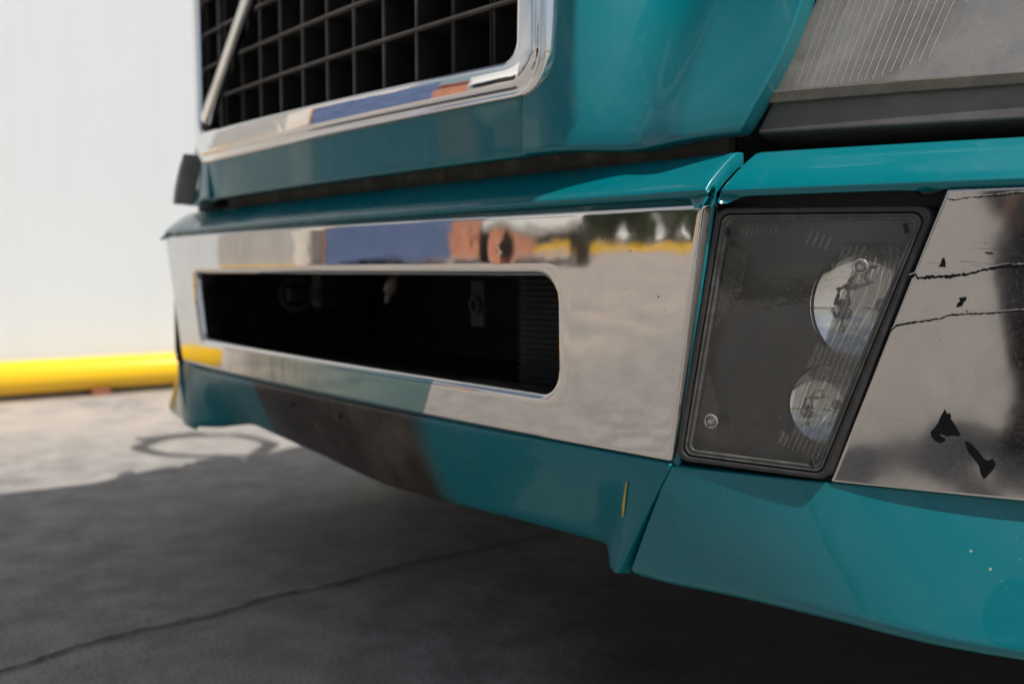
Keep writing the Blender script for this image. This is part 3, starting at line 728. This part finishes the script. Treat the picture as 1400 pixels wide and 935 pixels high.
# ---- body above and behind the frame: hood, cab, wheels, mirrors
secs = []
for y, zt, xt, xs, xf in ((.04, 1.54, .48, .60, .62), (.26, 1.56, .50, .78, .92), (.55, 1.60, .53, .86, .99), (1.0, 1.68, .62, .95, 1.08), (1.75, 1.82, .80, 1.04, 1.18)):
    half = [(0, zt), (xt*.7, zt-.012), (xt, zt-.06), ((xt+xs)/2, 1.40), (xs, 1.18), (xf, .98), (xf+.01, .80)]
    if y < .1: half = [(x, max(z, 1.44)) for x, z in half]
    if .1 < y < .3: half = [(x, max(z, 1.22)) for x, z in half]
    yy = lambda x: y+(.5*max(0, x-.45) if y < .5 else 0)
    secs.append([Vector((x, yy(x), z)) for x, z in half]+[Vector((-x, yy(x), z)) for x, z in half[:0:-1]])
V = [p for s in secs for p in s]; n = len(secs[0]); Fc = []
for k in range(len(secs)-1): Fc += [(k*n+i, k*n+(i+1) % n, (k+1)*n+(i+1) % n, (k+1)*n+i) for i in range(n) if i != 6]
Fc.append(tuple(range(n-1, -1, -1)))
mesh('hood', V, Fc, M['teal'], truck, angle=35)
V = []                                              # added plate ahead of the hood lip, shaped to shade the ground
for i in range(25):
    x = -.66+1.62*i/24; q = smooth(.76, .94, x); q2 = smooth(.56, .78, x)
    for y, z in ((.36-.262*q2, 1.47), (-.14+.04*q, 1.515), (-.42+.30*q, 1.555), (-.42+.30*q, 1.561), (-.14+.04*q, 1.521), (.36-.262*q2, 1.476)): V.append((x, y, z))
mesh('shade_plate', V, [(i*6+q, i*6+(q+1) % 6, i*6+6+(q+1) % 6, i*6+6+q) for i in range(24) for q in range(6)], M['black'], truck, angle=40)
def extr(name, prof_, x0, x1, m, bev=.0):
    bm = bmesh.new(); A = [bm.verts.new((x0, y, z)) for y, z in prof_]; B = [bm.verts.new((x1, y, z)) for y, z in prof_]; k = len(A)
    bm.faces.new(A); bm.faces.new(B[::-1])
    for i in range(k): bm.faces.new((A[i], B[i], B[(i+1) % k], A[(i+1) % k]))
    if bev: bmesh.ops.bevel(bm, geom=bm.edges[:], offset=bev, segments=2, affect='EDGES')
    return bm_obj(name, bm, m, truck)
extr('cab', [(1.72, .55), (1.72, 1.80), (2.15, 2.62), (2.6, 2.86), (3.6, 2.90), (3.6, .55)], -1.06, 1.06, M['teal'], .03)
for sg in (-1, 1):
    bm = bmesh.new(); box(bm, (sg*1.062, 2.55, 2.05), (.012, .85, .62), bev=.004); bm_obj('side_window', bm, M['glass'], truck)
bm = bmesh.new(); box(bm, (0, 1.925, 2.205), (1.86, .012, .80), Matrix.Rotation(R(-27.7), 3, 'X'), bev=.004); bm_obj('windscreen', bm, M['glass'], truck)
for sg in (-1, 1):
    for y in (1.12, 5.2):
        bm = bmesh.new(); tube(bm, [(sg*1.16, y, .51), (sg*1.14, y, .51), (sg*.90, y, .51), (sg*.88, y, .51)], [.42, .50, .50, .42], 40); wh = bm_obj('wheel', bm, M['tyre'], truck)
        bm = bmesh.new(); tube(bm, [(sg*1.165, y, .51), (sg*1.11, y, .51)], [.28, .27], 32); torus(bm, (sg*1.16, y, .51), .28, .02, (1, 0, 0), 32, 8); bm_obj('rim', bm, M['chrome_ring'], wh)
bm = bmesh.new(); box(bm, (0, 3.2, .72), (.86, 5.6, .26)); box(bm, (0, 1.12, .40), (1.7, .16, .24)); bm_obj('chassis', bm, M['black'], truck)
bm = bmesh.new(); box(bm, (0, .95, .62), (1.30, .9, .50)); box(bm, (0, .95, 1.05), (.9, .9, .6)); box(bm, (0, .42, .415), (1.72, .58, .03)); bm_obj('engine', bm, M['black'], truck)  # flat pan below the engine is added, keeping sun off the ground
for sg in (-1, 1):                                  # hood mirrors on looped stalks
    lp = [(sg*1.05, .72, 1.02), (sg*1.13, .55, 1.17), (sg*1.20, .54, 1.40), (sg*1.25, .72, 1.53), (sg*1.22, .92, 1.42), (sg*1.12, .92, 1.18), (sg*1.05, .76, 1.02)]
    lq = [Vector(lp[i]).lerp(Vector(lp[i+1]), k/4) for i in range(6) for k in range(4)]+[Vector(lp[-1])]
    lq = [lq[0]]+[(lq[i-1]+lq[i]*2+lq[i+1])/4 for i in range(1, len(lq)-1)]+[lq[-1]]
    bm = bmesh.new(); tube(bm, lq, .027, 10); tube(bm, [(sg*.96, .74, .93), (sg*1.06, .74, 1.03)], .035, 10); ms = bm_obj('mirror_stalk', bm, M['black'], truck, True)
    bm = bmesh.new(); box(bm, (sg*1.25, .73, 1.54), (.07, .24, .10), bev=.025); bm_obj('hood_mirror', bm, M['black'], ms, True)

# ================================================================== ACROSS THE YARD (seen in the chrome)
def simple(name, loc, label, cat, group=None): o = empty(name, loc); o.scale = (YS,)*3; return tag(o, label, cat, group)
def bx(name, c, s, m, parent, bev=.0, rot=None): bm = bmesh.new(); box(bm, c, s, rot, bev); return bm_obj(name, bm, m, parent)
blue = plastic('blue_trailer_paint', (.075, .115, .225), .5, .4, 3); orange = plastic('orange_post_paint', (.48, .20, .06), .5, .3, 5)
white = plastic('white_sheet_metal', (.72, .72, .70), .5, .15, 2); brick = plastic('orange_brick', (.42, .18, .11), .8, .5, 3)
YS = 1.6
def place(ang, dist, k=YS): return Vector((math.cos(R(ang))*dist*k, math.sin(R(ang))*dist*k, 0))
t = simple('blue_trailer', place(-145, 15.5), 'blue trailer on orange posts across the yard, seen in the chrome', 'trailer'); t.rotation_euler.z = R(38)
bx('trailer_body', (0, 0, 1.35), (6.0, 2.4, 2.4), blue, t, .03)
for x in (-2.8, 0, 2.8): bx('post', (x, 1.25, 1.3), (.16, .12, 2.6), orange, t)
for x in (-2, -1.2, 1.8): 
    bm = bmesh.new(); tube(bm, [(x, .9, .24), (x, .6, .24)], .24, 24); bm_obj('wheel', bm, M['tyre'], t)
t = simple('brick_building', place(-138.5, 24), 'orange brick building across the yard, reflected beside the blue trailer', 'building'); t.rotation_euler.z = R(45)
bx('wall', (0, 0, 1.5), (5.5, 4, 3.0), brick, t); bx('roof', (0, 0, 3.1), (5.9, 4.4, .2), mat('red_roof_sheet', (.35, .07, .04), .6), t)
for x in (-1.5, 1.5): bx('window', (x, 2.01, 1.7), (1.1, .06, 1.1), M['glass'], t)
t = simple('white_building', place(-151.5, 19), 'cream white building across the yard beyond the wall end', 'building'); t.rotation_euler.z = R(30)
bx('wall', (0, 0, 2.6), (9, 4, 5.2), plastic('cream_render', (.66, .60, .52), .8, .2, 2), t); bx('door', (2.0, 2.03, 1.1), (1.0, .08, 2.2), orange, t); bx('roof', (0, 0, 5.28), (9.4, 4.4, .16), white, t)
t = simple('white_van', place(-133.2, 15.5), 'white box van across the yard, reflected next to the trees', 'van'); t.rotation_euler.z = R(48)
bx('body', (0, 0, 1.55), (2.9, 2.1, 2.2), white, t, .05); bx('cab', (1.95, 0, 1.1), (1.0, 2.0, 1.3), white, t, .15); bx('windscreen', (2.40, 0, 1.42), (.16, 1.7, .5), M['glass'], t)
for x in (-.8, 1.7):
    for y in (-.95, .95): 
        bm = bmesh.new(); tube(bm, [(x, y-.12, .36), (x, y+.12, .36)], .36, 24); bm_obj('wheel', bm, M['tyre'], t)
leafm = plastic('tree_foliage', (.055, .085, .025), .6, .6, 2); barkm = plastic('tree_bark', (.10, .075, .05), .9, .5, 8)
def tree(loc, h, label, seed):
    rnd = random.Random(seed); t = simple('tree', loc, label, 'tree', 'trees across the yard')
    bm = bmesh.new(); tube(bm, [(0, 0, 0), (.05, 0, h*.3), (0, .05, h*.6)], [.18, .13, .06], 8)
    for k in range(6):
        a = k*1.1; tube(bm, [(0, 0, h*(.25+.05*k)), (math.cos(a)*h*.2, math.sin(a)*h*.2, h*(.45+.05*k))], [.06, .02], 6)
    bm_obj('trunk', bm, barkm, t, True)
    V, Fc = [], []
    cl = [(Vector((rnd.gauss(0, .26), rnd.gauss(0, .26), max(.08, .40+rnd.gauss(0, .25))))*h, h*rnd.uniform(.10, .20)) for _ in range(34)]
    for _ in range(4200):
        c, r_ = rnd.choice(cl); d = Vector((rnd.gauss(0, 1), rnd.gauss(0, 1), rnd.gauss(0, 1))).normalized()*r_*rnd.uniform(.5, 1.05); p = c+d
        if p.z < .1: continue
        a = Vector((rnd.gauss(0, 1), rnd.gauss(0, 1), rnd.gauss(0, .6))).normalized()*rnd.uniform(.07, .16); b = a.orthogonal().normalized()*a.length*.6
        k = len(V); V += [p-a, p-b, p+a, p+b]; Fc.append((k, k+1, k+2, k+3))
    me = bpy.data.meshes.new('crown'); me.from_pydata([tuple(v) for v in V], [], Fc); link('crown', me, leafm, t)
tl = ['bushy green tree beside the white van across the yard', 'tall green tree behind the leftmost white tent', 'wide green tree behind the middle of the white tents', 'green tree behind the right end of the white tents', 'round green tree farthest right across the yard', 'tallest green tree behind the white van across the yard']
for k, (a, d, h) in enumerate(((-129.5, 20, 4.5), (-126, 22, 5.5), (-122.5, 21, 4.8), (-118.5, 23, 5.5), (-113, 22, 5), (-132, 24, 6))): tree(place(a, d, 3.1), h, tl[k], 20+k)
tents = ['leftmost of the three white pointed tents in front of the trees', 'middle of the three white pointed tents in front of the trees', 'rightmost of the three white pointed tents in front of the trees']
for k, a in enumerate((-126.6, -124.6, -122.7)):
    t = simple('pointed_tent', place(a, 17, 3.1), tents[k], 'tent', 'white pointed tents'); t.scale = (1.15, 1.15, .85)
    V = [Vector((0, 0, 1.9))]; S = 16
    for r_, z in ((.04, 1.55), (.12, 1.2), (.28, .95), (.46, .8)): V += [Vector((r_*math.cos(2*math.pi*i/S), r_*math.sin(2*math.pi*i/S), z)) for i in range(S)]
    Fc = [(0, 1+i, 1+(i+1) % S) for i in range(S)]
    for q in range(3): Fc += [(1+q*S+i, 1+q*S+(i+1) % S, 1+(q+1)*S+(i+1) % S, 1+(q+1)*S+i) for i in range(S)]
    mesh('tent_roof', V, Fc, white, t)
    for i in range(4): bm = bmesh.new(); q = Vector((.32*math.cos(i*math.pi/2+.78), .32*math.sin(i*math.pi/2+.78), 0)); tube(bm, [q, q+Vector((0, 0, .93))], .025, 6); bm_obj('tent_leg', bm, white, t)
t = simple('yellow_kerb', place(-123, 14.0, 3.1), 'low yellow kerb in front of the trees and tents across the yard', 'kerb'); t.rotation_euler.z = R(-33); t.scale = (3.2, 1.6, 1.5)
bx('kerb_block', (0, 0, .10), (7.5, .22, .20), ym, t, .02)
t = simple('grey_end_wall', (-12.5, -4.0, 0), 'grey set-back wall across the yard beyond the white wall', 'wall'); t.rotation_euler.z = R(-14)
bx('wall_panel', (0, 0, 1.5), (.3, 2.6, 3.0), plastic('grey_render', (.33, .32, .31), .8, .2, 2), t); bx('kick_rail', (.2, 0, .12), (.12, 2.6, .14), ym, t)

# ================================================================== PHOTOGRAPHER (crouching beside the lamp, seen in the chrome)
def skin_body(name, joints, edges, m, parent, sub=2):
    me = bpy.data.meshes.new(name); me.from_pydata([j[0] for j in joints], edges, []); o = link(name, me, m, parent)
    sk = o.modifiers.new('skin', 'SKIN'); sk.use_smooth_shade = True
    for i, j in enumerate(joints): me.skin_vertices[0].data[i].radius = j[1] if isinstance(j[1], tuple) else (j[1], j[1])
    me.skin_vertices[0].data[0].use_root = True
    ss = o.modifiers.new('sub', 'SUBSURF'); ss.levels = sub; ss.render_levels = sub
    return o
PX = Vector((1.845, -1.47, 0)); pers = empty('person', PX)
PF = Vector((-.5, .866, 0)); PS = Vector((.866, .5, 0)); LQ = lambda a, f, z: tuple(PS*a+PF*f+Vector((0, 0, z))); tag(pers, 'crouching person in dark jacket and navy trousers holding a camera to the corner lamp', 'person')
pers.rotation_euler.z = 0
cloth = plastic('navy_cotton', (.018, .024, .05), .85, .3, 30); jacket = plastic('dark_jacket_cloth', (.022, .022, .026), .85, .3, 30); skinm = mat('skin', (.48, .27, .19), .5, Subsurface_Weight=.08)
J = [(LQ(0, 0, .45), .115), (LQ(0, .10, .61), .125), (LQ(0, .21, .78), .135), (LQ(0, .27, .90), .06), (LQ(0, .30, .97), .052),
     (LQ(-.18, .25, .85), .062), (LQ(-.22, .47, .65), .045), (LQ(-.10, .74, .575), .034),
     (LQ(.18, .25, .85), .062), (LQ(.22, .47, .65), .045), (LQ(.10, .74, .575), .034),
     (LQ(-.11, .0, .43), .085), (LQ(-.17, .38, .49), .062), (LQ(-.15, .05, .10), .042),
     (LQ(.11, .0, .43), .085), (LQ(.17, .38, .49), .062), (LQ(.15, .05, .10), .042)]
skin_body('body', J, [(0, 1), (1, 2), (2, 3), (3, 4), (2, 5), (5, 6), (6, 7), (2, 8), (8, 9), (9, 10), (0, 11), (11, 12), (12, 13), (0, 14), (14, 15), (15, 16)], jacket, pers)
H = [(LQ(0, .33, 1.035), (.072, .082)), (LQ(0, .34, 1.105), (.078, .092)), (LQ(0, .33, 1.165), (.060, .070)), (LQ(0, .38, 1.06), (.045, .04)), (LQ(0, .45, 1.09), (.012, .016)), (LQ(0, .30, .965), (.05, .05))]
head = skin_body('head', H, [(0, 1), (1, 2), (0, 3), (1, 4), (0, 5)], skinm, pers)
fd = PF; sdv = PS; hc = Vector(LQ(0, .34, 1.10))
for sg in (-1, 1):
    bm = bmesh.new(); bmesh.ops.create_uvsphere(bm, u_segments=12, v_segments=8, radius=.012, matrix=Matrix.Translation(hc+fd*.082+sdv*.032*sg+Vector((0, 0, .012)))); bm_obj('eye', bm, mat('eye_white', (.75, .75, .73), .2), head, True)
    bm = bmesh.new(); torus(bm, hc+sdv*.082*sg-fd*.005, .022, .008, sdv, 16, 8, 1.4); bm_obj('ear', bm, skinm, head, True)
bm = bmesh.new(); tube(bm, [hc+fd*.080-sdv*.022+Vector((0, 0, -.048)), hc+fd*.088+Vector((0, 0, -.046)), hc+fd*.080+sdv*.022+Vector((0, 0, -.048))], .006, 8); bm_obj('mouth', bm, mat('lips', (.38, .15, .12), .5), head, True)
bm = bmesh.new(); bmesh.ops.create_uvsphere(bm, u_segments=24, v_segments=16, radius=.105, matrix=Matrix.Translation(hc-fd*.022+Vector((0, 0, .035))) @ Matrix.Diagonal((.95, 1, .95, 1)))
bmesh.ops.delete(bm, geom=[v for v in bm.verts if (v.co-hc).dot(fd) > .045 and v.co.z < hc.z+.075 or v.co.z < hc.z-.02], context='VERTS'); bm_obj('hair', bm, mat('dark_hair', (.02, .015, .012), .6), pers, True)
TR = [(LQ(0, 0, .46), .122), (LQ(-.11, .0, .435), .095), (LQ(-.17, .38, .495), .070), (LQ(-.15, .06, .14), .055), (LQ(.11, .0, .435), .095), (LQ(.17, .38, .495), .070), (LQ(.15, .06, .14), .055)]
skin_body('trousers', TR, [(0, 1), (1, 2), (2, 3), (0, 4), (4, 5), (5, 6)], cloth, pers)
for x in (-.15, .15):
    bm = bmesh.new(); box(bm, LQ(x, .11, .05), (.10, .27, .095), Matrix.Rotation(R(30), 3, 'Z'), .03); bm_obj('shoe', bm, M['black'], pers, True)
fwd = FWD.copy(); rgt = fwd.cross(Vector((0, 0, 1))).normalized(); upv = rgt.cross(fwd)
cb = CAM-fwd*.095                                     # camera body centre (behind the lens)
for sg in (-1, 1):
    wr = PX+Vector(J[7][0] if sg < 0 else J[10][0]); palm = cb+rgt*.072*sg-fwd*.02-upv*.008
    Hn = [(palm-pers.location, (.020, .030)), (wr.lerp(palm, .35)-pers.location, (.022, .026)), (wr-pers.location, (.024, .026))]; Ed = [(0, 1), (1, 2)]
    for q in range(4):
        k = len(Hn); base = palm+upv*(.026-.017*q)+fwd*.012+rgt*.008*sg; ln = (.9, 1., .95, .75)[q]
        for d_ in ((fwd*.024), (fwd*.042-rgt*.014*sg), (fwd*.046-rgt*.034*sg)): Hn.append((base+d_*ln-pers.location, (.0085, .0085)))
        Ed += [(0, k), (k, k+1), (k+1, k+2)]
    k = len(Hn); Hn += [(palm+upv*.028-rgt*.012*sg-fwd*.012-pers.location, (.010, .010)), (palm+upv*.040-rgt*.036*sg-fwd*.010-pers.location, (.0085, .0085))]; Ed += [(0, k), (k, k+1)]
    skin_body('hand', Hn, Ed, skinm, pers)
cm = empty('camera', cb); tag(cm, 'black camera held low towards the corner lamp by the crouching person', 'camera')
rotm = Matrix((rgt, fwd, upv)).transposed()
bx('camera_body', (0, 0, 0), (.128, .045, .085), M['black'], cm, .008, rotm); bx('viewfinder', upv*.05, (.045, .05, .025), M['black'], cm, .008, rotm)
bm = bmesh.new(); tube(bm, [fwd*.02, fwd*.030, fwd*.078, fwd*.079], [.030, .034, .036, .030], 28); lb = bm_obj('lens_barrel', bm, M['rubber'], cm, True)
bm = bmesh.new(); tube(bm, [fwd*.0792, fwd*.0800], [.029, .028], 28); bm_obj('front_glass', bm, M['glass'], lb, True)
